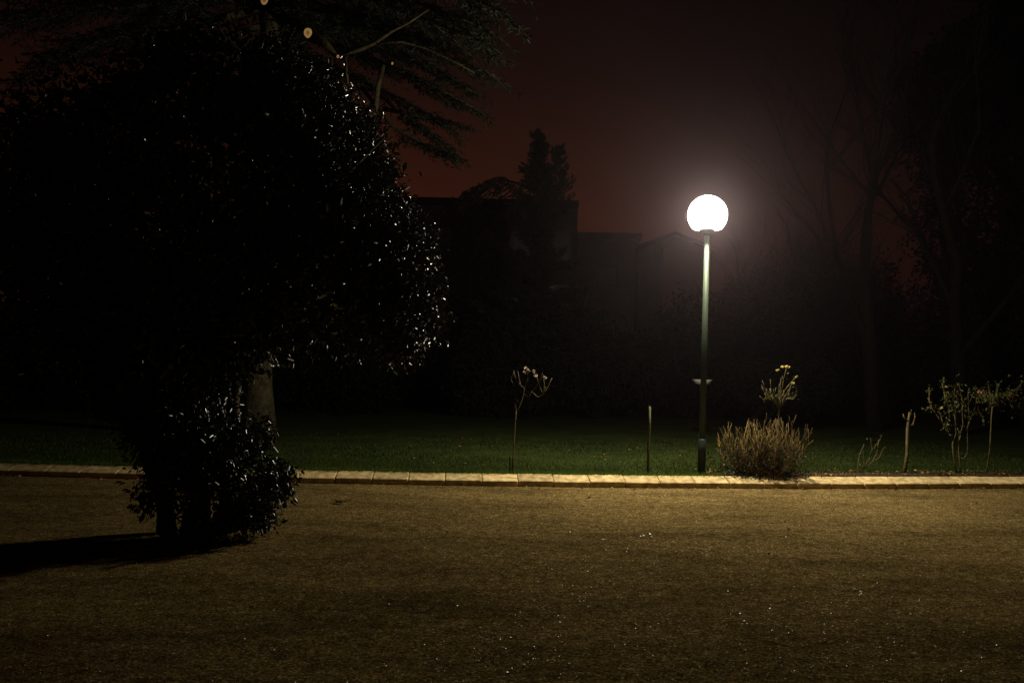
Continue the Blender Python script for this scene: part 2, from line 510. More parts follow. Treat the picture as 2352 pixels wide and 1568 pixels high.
N_.remove(N_['Principled BSDF'])
em = N_.new('ShaderNodeEmission'); em.inputs[0].default_value = (1, .97, .92, 1); em.inputs[1].default_value = 4.0
tp = N_.new('ShaderNodeBsdfTransparent'); ad = N_.new('ShaderNodeAddShader')
L_.new(em.outputs[0], ad.inputs[0]); L_.new(tp.outputs[0], ad.inputs[1]); L_.new(ad.outputs[0], N_['Material Output'].inputs[0])
gc = pole_pt(gz - base.z)
mb = MB(); prof = []
for i in range(25):
    a = -math.pi / 2 + math.pi * i / 24
    prof.append((GR * math.cos(a), max(GR * math.sin(a), -.74 * GR)))
mb.lathe(gc, prof, 40)
gl = mb.build('globe', gm, t, True)
ld = bpy.data.lights.new('bulb', 'POINT')
ld.energy = LAMP_I * 4 * math.pi * math.pi / math.pi   # W
ld.color = LAMP_COL
ld.shadow_soft_size = .21
ld.use_nodes = True            # the fitting throws most of its light downwards
N_, L_ = ld.node_tree.nodes, ld.node_tree.links
lem = N_['Emission']
ltc = N_.new('ShaderNodeTexCoord'); lsp = N_.new('ShaderNodeSeparateXYZ'); lmr = N_.new('ShaderNodeMapRange')
lmr.inputs[1].default_value = DOWN * .35; lmr.inputs[2].default_value = DOWN * .95; lmr.inputs[3].default_value = .68; lmr.inputs[4].default_value = 1.35
L_.new(ltc.outputs['Normal'], lsp.inputs[0]); L_.new(lsp.outputs['Z'], lmr.inputs[0]); L_.new(lmr.outputs[0], lem.inputs['Strength'])
lo = bpy.data.objects.new('bulb', ld); COL.objects.link(lo); lo.parent = t
lo.location = gc - base

# ------------------------------------------------------------ big glossy evergreen at the left
SY = 8.8
sbase = ground(430, 1232, 0)
SY = sbase.y
print('shrub base', sbase)
K = SY / FPX
def ell(px, py, rx, ry, ydepth, dy=0):
    c = at(px, py, SY + dy); return (c, rx * K, ydepth, ry * K)
def cloud(ells, n, inner=.55):
    vol = np.array([e[1] * e[2] + e[2] * e[3] + e[1] * e[3] for e in ells]); vol /= vol.sum()
    P, O = [], []
    for e, w in zip(ells, vol):
        k = int(n * w)
        d = unit(rng.normal(size=(k, 3)))
        r = (inner + (1.0 - inner) * rng.random(k) ** .6)[:, None]
        # lumpy surface
        c = np.array(e[0])
        lump = np.array([mnoise.noise(Vector((dd * 2.3 + c).tolist())) for dd in d])[:, None]
        r = r * (1 + .38 * lump)
        P.append(c + d * r * np.array([e[1], e[2], e[3]])); O.append(d)
    return np.concatenate(P), np.concatenate(O)
def leaf_cloud(mb, ells, n, l0, l1, ar=.42, hang=.45, inner=.55, cluster=5, spread=.07, side=None):
    P, O = cloud(ells, n // cluster, inner)
    P = np.repeat(P, cluster, 0); O = np.repeat(O, cluster, 0)
    k = len(P)
    P = P + rng.normal(0, spread, (k, 3))
    D = unit(O * .8 + rng.normal(0, .75, (k, 3)) + np.array([0, 0, -hang]))
    N = unit(rng.normal(0, .5, (k, 3)) + O * .95 + np.array([0, 0, .25]))
    if side is not None: N = unit(rng.normal(0, .5, (k, 3)) + np.array(side))
    L = rng.uniform(l0, l1, k)
    mb.leaves(P, D, N, L, L * ar * rng.uniform(.8, 1.2, k))
t = thing('evergreen_shrub', 'big dark glossy-leaved evergreen, its leaves sparkling, growing out of the gravel at the left', 'tree', sbase)
mb = MB()
for (a, b) in (((372, 1225), (395, 820)), ((430, 1235), (470, 640)), ((500, 1228), (560, 700)), ((395, 1232), (250, 700)), ((455, 1230), (430, 480))):
    p0 = ground(a[0], a[1], 0); p1 = at(b[0], b[1], SY + random.uniform(-.4, .5))
    pts = [p0.lerp(p1, q / 7) + Vector((random.gauss(0, .03), random.gauss(0, .03), 0)) for q in range(8)]
    pts[0].z = -.03
    mb.tube(pts, [.075 * (1 - q / 9) + .012 for q in range(8)], 9)
for i in range(60):
    q = random.random()
    p0 = at(430 + random.uniform(-40, 60), random.uniform(620, 900), SY)
    p1 = at(random.uniform(60, 900), random.uniform(220, 820), SY + random.uniform(-1, 1))
    mid = p0.lerp(p1, .5) + Vector((0, 0, .15))
    mb.tube([p0, mid, p1], [.03, .02, .008], 5)
mb.build('trunk', M['shrub_bark'], t, True)
mb = MB()
crown = [ell(430, 440, 370, 320, 1.5), ell(500, 190, 210, 105, .9), ell(255, 340, 160, 130, 1.0), ell(120, 620, 220, 190, 1.2), ell(50, 500, 130, 160, 1.0),
         ell(690, 400, 180, 230, 1.2), ell(780, 610, 190, 210, 1.2), ell(890, 620, 90, 150, .8), ell(930, 720, 75, 100, .7),
         ell(660, 250, 110, 110, .8), ell(420, 760, 230, 130, 1.2), ell(240, 780, 110, 80, .8), ell(840, 400, 50, 90, .5), ell(300, 560, 260, 250, 1.4)]
leaf_cloud(mb, crown, 62000, .06, .105)
leaf_cloud(mb, [ell(900, 640, 95, 180, .8), ell(800, 420, 90, 170, .9), ell(930, 720, 75, 100, .7), ell(700, 280, 120, 110, .8)], 16000, .035, .07, inner=.75, side=(.9, -.2, .15))
lower = [ell(400, 910, 150, 120, .6), ell(290, 880, 80, 70, .4), ell(450, 1020, 120, 120, .5), ell(485, 1130, 112, 92, .45), ell(555, 1005, 60, 45, .35), ell(590, 1110, 60, 60, .35), ell(565, 1180, 50, 36, .3), ell(375, 1010, 65, 70, .4), ell(400, 1090, 60, 75, .45), ell(330, 950, 40, 60, .3)]
leaf_cloud(mb, lower, 14500, .04, .075, inner=.35)
# sparse outlying sprigs
sprig = [ell(625, 1110, 45, 60, .4), ell(665, 1080, 22, 14, .15), ell(655, 1120, 25, 18, .15), ell(335, 1145, 28, 40, .2), ell(240, 900, 50, 60, .3), ell(600, 1190, 25, 25, .2), ell(600, 990, 30, 30, .2), ell(570, 1180, 45, 35, .3),
         ell(900, 440, 22, 16, .15), ell(990, 640, 24, 18, .15), ell(60, 280, 60, 40, .3), ell(20, 330, 60, 50, .3), ell(740, 200, 30, 22, .2), ell(460, 90, 60, 20, .3)]
leaf_cloud(mb, sprig, 2600, .05, .09, inner=.1, cluster=3, spread=.03)
mb.build('foliage', M['glossy_leaf'], t, True)

# ------------------------------------------------------------ cedar behind it
CYD = 20.0
cb = ground(590, 1008, LAWN_Z); CYD = cb.y
print('cedar base', cb)
t = thing('cedar_tree', 'tall cedar with layered drooping boughs and sawn branch stubs, behind the glossy evergreen', 'tree', cb)
mb = MB(); pts, rr = [], []
for i in range(14):
    z = i * 1.15 - .1
    pts.append(cb + Vector((.12 * noise3((0, 0, z), .3), .1 * noise3((5, 0, z), .3), z))); rr.append(.30 * (1 - i / 17) + (.14 if i == 0 else 0))
mb.tube(pts, rr, 14)
mb.build('trunk', M['cedar_bark'], t, True)
limbs_mb, fol = MB(), MB()
fp, fd, fn, fl = [], [], [], []
def sprig_needles(p0, p1, k):
    d = (p1 - p0)
    for i in range(k):
        q = (i + random.random()) / k
        p = p0 + d * q
        dd = d.normalized() * .6 + Vector((random.gauss(0, .55), random.gauss(0, .55), random.gauss(0, .28)))
        fp.append(p); fd.append(dd); fn.append(Vector((random.gauss(0, .5), random.gauss(0, .5), 1))); fl.append(random.uniform(.07, .16))
def spray(pts, rad, blen=1.0, dens=1.0, start=.25, branch=True):
    """a cedar limb with flat side sprays"""
    if branch: limbs_mb.tube(pts, [rad * (1 - .85 * i / (len(pts) - 1)) for i in range(len(pts))], 6)
    seg = [(pts[i + 1] - pts[i]).length for i in range(len(pts) - 1)]
    tot = sum(seg); s = tot * start; side = 1
    while s < tot:
        q = s; i = 0
        while i < len(seg) - 1 and q > seg[i]: q -= seg[i]; i += 1
        d = (pts[i + 1] - pts[i]).normalized(); p = pts[i] + d * min(q, seg[i])
        nrm = Vector((0, 0, 1)).cross(d); nrm.normalize()
        L = blen * random.uniform(.5, 1.35) * (1 - .55 * (s / tot))
        dirn = (d * random.uniform(.5, 1.0) + nrm * side * random.uniform(.5, 1.0) + Vector((0, 0, random.uniform(-.22, .12)))).normalized()
        mid = p + dirn * L * .5; end = p + dirn * L + Vector((0, 0, -.14 * L))
        limbs_mb.tube([p, mid, end], [.012, .008, .004], 3, False)
        m_ = max(2, int(L / .13))
        for j in range(m_):
            f = (j + .5) / m_
            c = p.lerp(mid, f * 2) if f < .5 else mid.lerp(end, f * 2 - 1)
            sd = (dirn * random.uniform(.4, 1) + nrm * random.choice((-1, 1)) * random.uniform(.2, .9) + Vector((0, 0, random.uniform(-.3, .15)))).normalized()
            sprig_needles(c, c + sd * random.uniform(.15, .34), max(4, int(8 * dens)))
        side = -side; s += random.uniform(.05, .11) / dens
def limb_px(pxs, rad, blen=.9, dens=1.0, start=.2):
    spray([at(a, b, c) for a, b, c in pxs], rad, blen, dens, start)
    if blen > .95: spray([at(a + random.gauss(0, 12), b - 34 + random.gauss(0, 8), c + .8) for a, b, c in pxs], rad * .6, blen, dens, start)
# boughs reaching right over the lawn
limb_px([(600, -60, 19), (820, -10, 17), (960, 40, 16.5), (1110, 100, 16)], .10, 1.3, 1.1)
limb_px([(600, 40, 19), (860, 70, 18), (990, 120, 17.5), (1120, 165, 17)], .09, 1.2, 1.1)
limb_px([(620, 60, 19.5), (840, 130, 19), (980, 190, 18.5), (1080, 245, 18)], .08, 1.2, 1.1)
limb_px([(620, 100, 19.5), (830, 180, 19), (940, 240, 18.8), (1030, 290, 18.6)], .07, .9, 1)
limb_px([(830, 200, 19), (900, 290, 18.6), (950, 320, 18.4), (1030, 350, 18.2)], .05, .96, 1.3, .5)
limb_px([(880, 250, 19), (940, 262, 18.7), (1020, 275, 18.5), (1070, 290, 18.3)], .05, .55, 1.1, .2)
limb_px([(620, -120, 19), (900, -80, 16), (1030, -30, 15), (1140, 30, 14.5)], .09, 1.3, 1)
limb_px([(600, -20, 19), (760, 60, 20.5), (900, 90, 21), (1100, 60, 21.5)], .08, 1.3, 1)
limb_px([(620, -200, 19), (820, -180, 17), (1000, -120, 16), (1150, -60, 15.5)], .09, 1.4, .9)
# boughs up and to the left
limb_px([(600, 20, 19.5), (420, 60, 18.5), (250, 90, 18), (60, 180, 17.5)], .09, 1.3, 1)
limb_px([(600, -30, 19.5), (400, 0, 18), (200, 30, 17), (10, 60, 16.5)], .09, 1.3, 1)
limb_px([(600, -90, 19.5), (380, -60, 18), (180, -40, 17), (-60, -10, 16.5)], .09, 1.3, 1)
limb_px([(600, 60, 20), (450, 110, 20), (300, 130, 20), (130, 120, 20)], .08, 1.2, .8)
limb_px([(600, 120, 20), (330, 190, 19.5), (160, 210, 19.2), (30, 215, 19)], .06, .6, .9)
limb_px([(600, -30, 19), (640, 20, 17), (680, 60, 16), (640, 140, 15)], .07, 1.0, .9)
limb_px([(600, -140, 19), (560, -80, 17), (500, -30, 16), (420, 20, 15)], .07, 1.2, .9)
for i in range(12):
    a = random.uniform(0, 6.28); z = random.uniform(8.5, 15)
    p0 = cb + Vector((0, 0, z)); L = random.uniform(2.5, 4.8)
    d = Vector((math.cos(a), math.sin(a), .1))
    spray([p0, p0 + d * L * .5, p0 + d * L * .8 + Vector((0, 0, -.1)), p0 + d * L + Vector((0, 0, -.4))], .07, 1.3, .7)
# the bare forked bough with its sawn ends
def bough(pxs, r):
    limbs_mb.tube([at(a, b, c) for a, b, c in pxs], r, 9)
bough([(560, -40, 19.6), (620, 15, 18), (664, 50, 16.8), (712, 78, 16.1), (745, 98, 16), (775, 128, 15.9)], [.13, .12, .10, .085, .075, .045])
bough([(775, 128, 15.9), (830, 112, 15.8), (862, 98, 15.7), (900, 72, 15.6), (940, 52, 15.5), (985, 22, 15.5)], [.04, .042, .036, .028, .02, .012])
bough([(858, 99, 15.7), (925, 96, 15.7), (980, 112, 15.6), (1040, 140, 15.6), (1090, 168, 15.5)], [.028, .022, .016, .012, .008])
bough([(762, 135, 16.3), (760, 180, 16.3), (764, 222, 16.3)], [.05, .048, .035])
bough([(792, 130, 16.2), (797, 180, 16.2), (803, 228, 16.2)], [.03, .028, .02])
bough([(880, 150, 18), (868, 200, 18), (862, 260, 18), (840, 290, 18)], [.05, .05, .045, .03])
limbs_mb.build('limbs', M['cedar_bark'], t, True)
fol.leaves(np.array([tuple(p) for p in fp]), np.array([tuple(p) for p in fd]), np.array([tuple(p) for p in fn]), np.array(fl), np.array(fl) * .12 + .010)
fol.build('foliage', M['cedar_needle'], t)
print('cedar needles', len(fp))
def cut_end(px, py, Y, r):
    c = at(px, py, Y); lamp = gc
    d = ((lamp - c).normalized() * .55 + (CAM - c).normalized() * .75).normalized()
    mb = MB(); u = d.cross(Vector((0, 0, 1))).normalized(); w = u.cross(d)
    def ring(rad, off): return [c + d * off + (u * math.cos(2 * math.pi * k / 20) * .86 + w * math.sin(2 * math.pi * k / 20)) * rad * (1 + .04 * math.sin(3 * 2 * math.pi * k / 20)) for k in range(20)]
    vs = ring(r, -.25) + ring(r, 0) + ring(r * .42, .004) + [c + d * .001]
    mb.mi = 1
    fs0 = [(k, (k + 1) % 20, 20 + (k + 1) % 20, 20 + k) for k in range(20)]
    fs1 = [(20 + k, 20 + (k + 1) % 20, 40 + (k + 1) % 20, 40 + k) for k in range(20)]
    fs2 = [(40 + k, 40 + (k + 1) % 20, 60) for k in range(20)]
    mb.mi = 0; mb.add(vs, fs1)
    b = mb.n - len(vs)
    for fs, mi in ((fs0, 1), (fs2, 2)):
        for f in fs: mb.f.append(tuple(b + i for i in f)); mb.m.append(mi)
    o = mb.build('branch_stub', [M['cut_wood'], M['cedar_bark'], M['cut_core']], t)
    o['label'] = 'pale sawn face of a cut branch'
cut_end(707, 76, 15.9, .086)
cut_end(607, 1, 15.6, .075)
cut_end(776, 130, 15.82, .028)
cut_end(901, 146, 15.8, .022)

# ------------------------------------------------------------ roses, stakes, bush behind the kerb
def P2(px, py, Y): return at(px, py, Y)
def blooms(root, spots, Y, m, r=.035):
    for px, py in spots:
        c = P2(px, py, Y); mb = MB()
        k = 14
        D = unit(rng.normal(size=(k, 3)) * np.array([1, 1, .6]) + np.array([0, 0, .5]))
        mb.leaves(np.tile(np.array(c), (k, 1)), D, unit(rng.normal(size=(k, 3))), np.full(k, r), np.full(k, r * .9), .3, -.2)
        mb.build('bloom', m, root)
def leafset(mb, centers, per, spread, l0, l1):
    P = np.repeat(np.array([tuple(c) for c in centers]), per, 0)
    k = len(P); P = P + rng.normal(0, spread, (k, 3))
    L = rng.uniform(l0, l1, k)
    mb.leaves(P, unit(rng.normal(size=(k, 3)) + np.array([0, 0, -.3])), unit(rng.normal(0, .6, (k, 3)) + np.array([0, 0, 1])), L, L * .6)
def polyl(pxs, Y, j=0):
    return [P2(a, b, Y + (c[0] if c else 0)) for a, b, *c in pxs]
def canes(mb, lines, Y, r0, r1, jitter=0.0):
    tips = []
    for ln in lines:
        off = random.uniform(-.10, .10)
        pts = [P2(a, b, Y + off * i / max(1, len(ln) - 1)) for i, (a, b) in enumerate(ln)]
        # rounder polyline
        q = [pts[0]]
        for i in range(len(pts) - 1):
            q.append(pts[i].lerp(pts[i + 1], .5) + Vector((random.gauss(0, .004), random.gauss(0, .004), 0))); q.append(pts[i + 1])
        mb.tube(q, [r0 + (r1 - r0) * i / (len(q) - 1) for i in range(len(q))], 5)
        tips.append(q)
    return tips

# 1 left standard rose
b1 = ground(1176, 1086, LAWN_Z); Y = b1.y
t = thing('standard_rose', 'thin standard rose with forked bare canes and white blooms, leftmost in the bed', 'rose', b1, 'standard roses in a row behind the kerb')
mb = MB(); mb.tube([b1 - Vector((0, 0, .03)), P2(1180, 1030, Y), P2(1183, 975, Y), P2(1186, 938, Y)], [.011, .009, .008, .009], 6)
mb.build('trunk', M['trunk_rose'], t, True)
mb = MB()
canes(mb, [[(1186, 945), (1195, 928), (1203, 905), (1205, 890)], [(1203, 905), (1214, 912), (1222, 898)], [(1205, 892), (1196, 885), (1186, 873), (1180, 850)],
           [(1196, 885), (1192, 868), (1189, 852)], [(1205, 890), (1212, 872), (1211, 848)], [(1222, 898), (1236, 880), (1246, 856)], [(1246, 905), (1240, 888), (1232, 862)],
           [(1222, 900), (1236, 912), (1247, 905), (1254, 888)], [(1247, 905), (1258, 890), (1268, 868)], [(1247, 905), (1250, 880), (1248, 860)], [(1186, 940), (1182, 928), (1189, 918)],
           [(1180, 855), (1173, 868), (1178, 880)]], Y, .0065, .0035)
mb.build('canes', M['cane'], t, True)
blooms(t, [(1208, 846), (1213, 852), (1205, 855), (1225, 853), (1230, 862), (1251, 868)], Y, M['bloom'], .034)
# small peg beside it
b = ground(1171, 1086, LAWN_Z); mb = MB(); mb.tube([b - Vector((0, 0, .05)), P2(1171, 1048, b.y)], [.013, .012], 6)
tag(mb.build('wooden_peg', M['sleeve']), 'short dark peg at the foot of the leftmost rose', 'stake')
b = ground(863, 1083, LAWN_Z); mb = MB(); mb.tube([b - Vector((0, 0, .05)), P2(863, 1068, b.y)], [.010, .008], 6)
tag(mb.build('wooden_peg', M['sleeve']), 'tiny dark peg in the lawn edge left of the leftmost rose', 'stake')
# 2 stake
b = ground(1488, 1089, LAWN_Z); mb = MB(); mb.tube([b - Vector((0, 0, .05)), P2(1489, 1030, b.y), P2(1492, 980, b.y), P2(1492.5, 933, b.y)], [.021, .020, .018, .017], 8)
tag(mb.build('stake', M['stake'], None, True), 'bare upright wooden stake between the leftmost rose and the lamp post', 'stake')

# 4 bare twiggy bush
b4 = ground(1752, 1098, LAWN_Z); b4.y += .28; Y = b4.y
b4 = Vector((P2(1752, 1092, Y).x, Y, LAWN_Z))
t = thing('twiggy_bush', 'broad pruned bush of bare tan twigs, dark at its foot, right of the lamp post', 'bush', b4)
mb = MB()
pxm = Y / FPX
tips4 = []
for i in range(190):
    u = random.gauss(0, .56); u = max(-1.05, min(1.05, u))
    s0 = b4 + Vector((random.gauss(0, .16) + u * .18, random.gauss(0, .14), -.02))
    hmax = .86 - .10 * abs(u) + (.06 if u > .35 else 0)
    if -.1 < u < .12: hmax -= .10
    hgt = hmax * random.uniform(.45, 1.0)
    ex = b4.x + u * .53 + random.gauss(0, .03); ey = b4.y + random.gauss(0, .26)
    e = Vector((ex, ey, LAWN_Z + hgt))
    m1 = s0.lerp(e, .38) + Vector((u * .14 + random.gauss(0, .03), random.gauss(0, .02), -.02)); m2 = s0.lerp(e, .72) + Vector((u * .10 + random.gauss(0, .03), random.gauss(0, .02), 0))
    mb.tube([s0, m1, m2, e], [v * random.uniform(.7, 1.25) for v in (.0060, .0052, .0042, .0026)], 4)
    for k in range(random.choice((1, 2, 2, 3))):
        q = random.uniform(.45, .9); p = (m1.lerp(m2, (q - .38) / .34) if q < .72 else m2.lerp(e, (q - .72) / .28))
        d = Vector((random.gauss(u * .35, .35), random.gauss(0, .3), random.uniform(.6, 1.1))).normalized() * random.uniform(.08, .22)
        p2 = p + d * .55 + Vector((random.gauss(0, .008), 0, 0))
        mb.tube([p, p2, p + d + Vector((0, 0, .02))], [.0042, .0034, .0022], 4)
        tips4.append(p + d)
    tips4.append(e)
mb.build('twigs', M['twig'], t, True)
mb = MB()
cs = [b4 + Vector((random.gauss(0, .27), random.gauss(0, .16), random.uniform(.02, .40))) for i in range(650)]
leafset(mb, cs, 5, .03, .02, .05)
mb.mi = 1; leafset(mb, random.sample(tips4, 30) + [P2(1703, 1070, Y)], 2, .012, .02, .035)
mb.build('foliage', [M['bush_leaf'], M['rose_leaf']], t)

# 4b standard rose behind the bush
Yr = Y + .35
br = Vector((P2(1790, 1080, Yr).x, Yr, LAWN_Z))
t = thing('standard_rose', 'standard rose with yellow blooms rising behind the twiggy bush', 'rose', br, 'standard roses in a row behind the kerb')
mb = MB(); mb.tube([br - Vector((0, 0, .03)), P2(1787, 1010, Yr), P2(1789, 935, Yr)], [.013, .012, .012], 6)
mb.build('trunk', M['trunk_rose'], t, True)
mb = MB()
L = []
for i in range(26):
    u = random.uniform(-1, 1); x0 = 1789 + u * 6; top = 905 - random.uniform(10, 50) + 14 * abs(u)
    L.append([(1789, 938), (x0 + u * 14, 915), (1790 + u * 36, (915 + top) / 2 + 6), (1792 + u * 44 + random.uniform(-5, 5), top)])
L += [[(1800, 900), (1815, 880), (1832, 862)], [(1795, 920), (1810, 896), (1828, 884)], [(1780, 915), (1765, 900), (1748, 884)], [(1795, 900), (1800, 870), (1806, 845)]]
tp_ = canes(mb, L, Yr, .0065, .003)
mb.build('canes', M['cane'], t, True)
mb = MB(); leafset(mb, [q[-3] for q in tp_] + [q[3] for q in tp_], 2, .02, .02, .038)
mb.build('foliage', M['rose_leaf'], t)
blooms(t, [(1806, 842), (1812, 844), (1796, 843), (1786, 850), (1822, 880), (1830, 866)], Yr, M['bloom_yellow'], .028)

# 5 low rose bush
b5 = ground(1972, 1091, LAWN_Z); b5.y += .15; Y = b5.y; b5.z = LAWN_Z
t = thing('rose_bush', 'low straggly rose bush with few leaves, between the twiggy bush and the pruned stump', 'rose', b5)
mb = MB()
tp_ = canes(mb, [[(1972, 1094), (1985, 1075), (1998, 1050), (2010, 1025)], [(1985, 1075), (2004, 1060), (2014, 1040), (2018, 1010)], [(1975, 1090), (1970, 1068), (1975, 1040), (1985, 1020)],
           [(1998, 1050), (2003, 1030), (2000, 1005)], [(2010, 1025), (2022, 1008), (2024, 998)], [(1974, 1090), (1985, 1062), (1982, 1040)], [(2004, 1060), (2020, 1050), (2030, 1030)]], Y, .0065, .003)
mb.build('canes', M['cane'], t, True)
mb = MB(); leafset(mb, [q[i] for q in tp_ for i in (2, 4, -1)], 2, .02, .018, .036)
mb.build('foliage', M['rose_leaf'], t)

# 6 pruned stump rose
b6 = ground(2083, 1091, LAWN_Z); b6.y += .10; Y = b6.y; b6.z = LAWN_Z
t = thing('pruned_rose', 'hard-pruned standard rose, thick bare stem with a few stub branches', 'rose', b6, 'standard roses in a row behind the kerb')
mb = MB(); mb.tube([b6 - Vector((0, 0, .03)), P2(2084, 1040, Y), P2(2085, 985, Y), P2(2088, 958, Y), P2(2089, 946, Y)], [.030, .027, .026, .020, .014], 8)
mb.build('trunk', M['trunk_rose'], t, True)
mb = MB()
canes(mb, [[(2087, 968), (2080, 960), (2074, 956)], [(2088, 975), (2098, 975), (2101, 960), (2101, 948)], [(2094, 975), (2100, 966), (2103, 952)], [(2080, 962), (2076, 955), (2074, 950)], [(2090, 955), (2093, 948), (2094, 940)]], Y, .010, .005)
mb.build('canes', M['cane'], t, True)

# 7 leafy double-stemmed rose
b7 = ground(2200, 1092, LAWN_Z); b7.y += .12; Y = b7.y; b7.z = LAWN_Z
t = thing('standard_rose', 'leafy standard rose on two looping stems with a yellow and a pink bloom', 'rose', b7, 'standard roses in a row behind the kerb')
mb = MB()
for ln, r in (([(2199, 1094), (2194, 1070), (2190, 1045), (2188, 1020), (2190, 1010)], .014), ([(2203, 1094), (2206, 1070), (2204, 1052), (2202, 1040), (2202, 1015), (2206, 1000)], .012),
              ([(2206, 1052), (2215, 1052), (2222, 1040), (2223, 1020), (2222, 1000), (2222, 980)], .010)):
    mb.tube([P2(a, b, Y) for a, b in ln], [r * (1 - .25 * i / (len(ln) - 1)) for i in range(len(ln))], 6)
mb.build('trunk', M['trunk_rose'], t, True)
mb = MB(); L = [[(2190, 1012), (2180, 998), (2172, 985)], [(2190, 1012), (2196, 995), (2195, 975), (2192, 950)], [(2172, 985), (2165, 970), (2160, 950), (2155, 935)], [(2172, 985), (2180, 962), (2178, 930), (2172, 900)],
     [(2206, 1000), (2212, 975), (2210, 940), (2208, 905)], [(2222, 980), (2232, 955), (2240, 935), (2245, 905)], [(2222, 990), (2226, 960), (2225, 925), (2224, 895)], [(2165, 970), (2150, 950), (2138, 930), (2132, 915)],
     [(2180, 940), (2170, 905), (2163, 880)], [(2172, 930), (2168, 895), (2166, 872)], [(2195, 955), (2192, 915), (2194, 885)], [(2155, 940), (2142, 930), (2125, 942)], [(2245, 935), (2252, 950), (2262, 968)],
     [(2138, 930), (2134, 905), (2134, 890)], [(2232, 955), (2244, 945), (2256, 950)], [(2210, 930), (2206, 900), (2202, 880)], [(2225, 930), (2234, 905), (2244, 890)]]
tp_ = canes(mb, L, Y, .0075, .0035)
mb.build('canes', M['cane'], t, True)
mb = MB()
cs = [q[i] for q in tp_ for i in (2, 3, 4, -1)] + [P2(random.gauss(2192, 32), random.gauss(920, 22), Y + random.gauss(0, .12)) for i in range(60)]
leafset(mb, cs, 3, .028, .025, .055)
mb.build('foliage', M['rose_leaf'], t)
blooms(t, [(2174, 889), (2162, 937)], Y, M['bloom_yellow'], .028)
blooms(t, [(2250, 900), (2258, 906)], Y, M['bloom_pink'], .042)

# 8 right standard rose
b8 = ground(2276, 1090, LAWN_Z); b8.y += .15; Y = b8.y; b8.z = LAWN_Z
t = thing('standard_rose', 'leafy standard rose on one straight thin stem, rightmost in the bed', 'rose', b8, 'standard roses in a row behind the kerb')
mb = MB(); mb.tube([b8 - Vector((0, 0, .03)), P2(2274, 1030, Y), P2(2277, 960, Y), P2(2280, 925, Y)], [.015, .012, .010, .010], 6)
mb.tube([P2(2284, 1091, Y), P2(2282, 1060, Y), P2(2276, 1035, Y)], [.009, .008, .006], 5)
mb.build('trunk', M['trunk_rose'], t, True)
mb = MB(); L = []
for i in range(22):
    u = random.uniform(-1, 1.5)
    L.append([(2280, 935), (2282 + u * 16, 918), (2284 + u * 34, 905 + random.uniform(-12, 22)), (2286 + u * 45, 900 + random.uniform(-30, 45))])
tp_ = canes(mb, L, Y, .006, .003)
mb.build('canes', M['cane'], t, True)
mb = MB()
cs = [q[i] for q in tp_ for i in (3, 4, -1)] + [P2(2274 + random.gauss(0, 15), 912 + random.gauss(0, 14), Y + random.gauss(0, .12)) for i in range(34)] + [P2(2338 + random.gauss(0, 16), 922 + random.gauss(0, 20), Y) for i in range(22)]
leafset(mb, cs, 3, .028, .025, .055)
mb.build('foliage', M['rose_leaf'], t)

# creeper spilling over the kerb under the bush
pts = []
for i in range(75):
    px = random.choice((random.gauss(1705, 22), random.gauss(1790, 28), random.gauss(1745, 40))); d = random.uniform(-.03, .22)
    g = ground(px, 1094, LAWN_Z); x = g.x; p = Vector((x, kerb_y(x), 0)) + kerb_n(x)[1] * (KW + d)
    if random.random() < .28: p = Vector((x, kerb_y(x), 0)) + kerb_n(x)[1] * (KW - random.uniform(0, .12)); zz = .13
    else: zz = LAWN_Z + .05
    pts.append((p.x, p.y, zz + random.uniform(0, .04)))
P = np.repeat(np.array(pts), 5, 0); k = len(P); P = P + rng.normal(0, .022, (k, 3)) * np.array([1, 1, .4])
mb = MB(); Lr = rng.uniform(.02, .045, k)
mb.leaves(P, unit(rng.normal(size=(k, 3)) + np.array([0, -.5, .1])), unit(rng.normal(0, .4, (k, 3)) + np.array([0, 0, 1])), Lr, Lr * .8)
for i in range(22):
    a = Vector(pts[i]); b = Vector(pts[i + 20]); b.z = a.z
    if (a - b).length < .4: mb.tube([a, a.lerp(b, .5) + Vector((0, 0, .02)), b], .003, 3, False)
o = mb.build('ground_creeper', M['creeper']); tag(o, 'low leafy creeper spilling onto the kerb under the twiggy bush', 'plant')

# thin sapling at the far left on the lawn
b9 = ground(272, 1066, LAWN_Z); b9.y += .3; Y = b9.y
b9.z = LAWN_Z
t = thing('thin_sapling', 'thin leafless sapling on the lawn left of the evergreen foot', 'sapling', b9)
mb = MB(); mb.tube([b9 - Vector((0, 0, .03)), P2(275, 1030, Y), P2(277, 985, Y)], [.009, .007, .004], 5)
mb.build('stem', M['dark_bark'], t)
mb = MB(); canes(mb, [[(276, 1010), (286, 1000), (300, 1004)], [(277, 990), (284, 972), (290, 960)], [(275, 1020), (266, 1008), (262, 990)]], Y, .005, .003)
mb.build('twigs', M['dark_bark'], t)

# ------------------------------------------------------------ stone birdbath seen either side of the post
YB = 20.5
c = P2(1613, 878, YB)
bb = Vector((c.x, YB, LAWN_Z))
t = thing('stone_urn', 'small pale stone basin on a pedestal, seen either side of the lamp post', 'urn', bb)
h = c.z - LAWN_Z
mb = MB(); mb.lathe(bb, [(.0, h - .05), (.10, h - .045), (.165, h - .02), (.215, h + .05), (.225, h + .062), (.205, h + .062), (.16, h + .01), (.0, h + .0)], 28)
mb.build('basin', M['stone'], t, True)
mb = MB(); mb.lathe(bb, [(.10, -.04), (.10, .10), (.055, .16), (.042, .5), (.040, h - .2), (.06, h - .06), (.0, h - .05)], 16)
mb.build('pedestal', M['sleeve'], t, True)

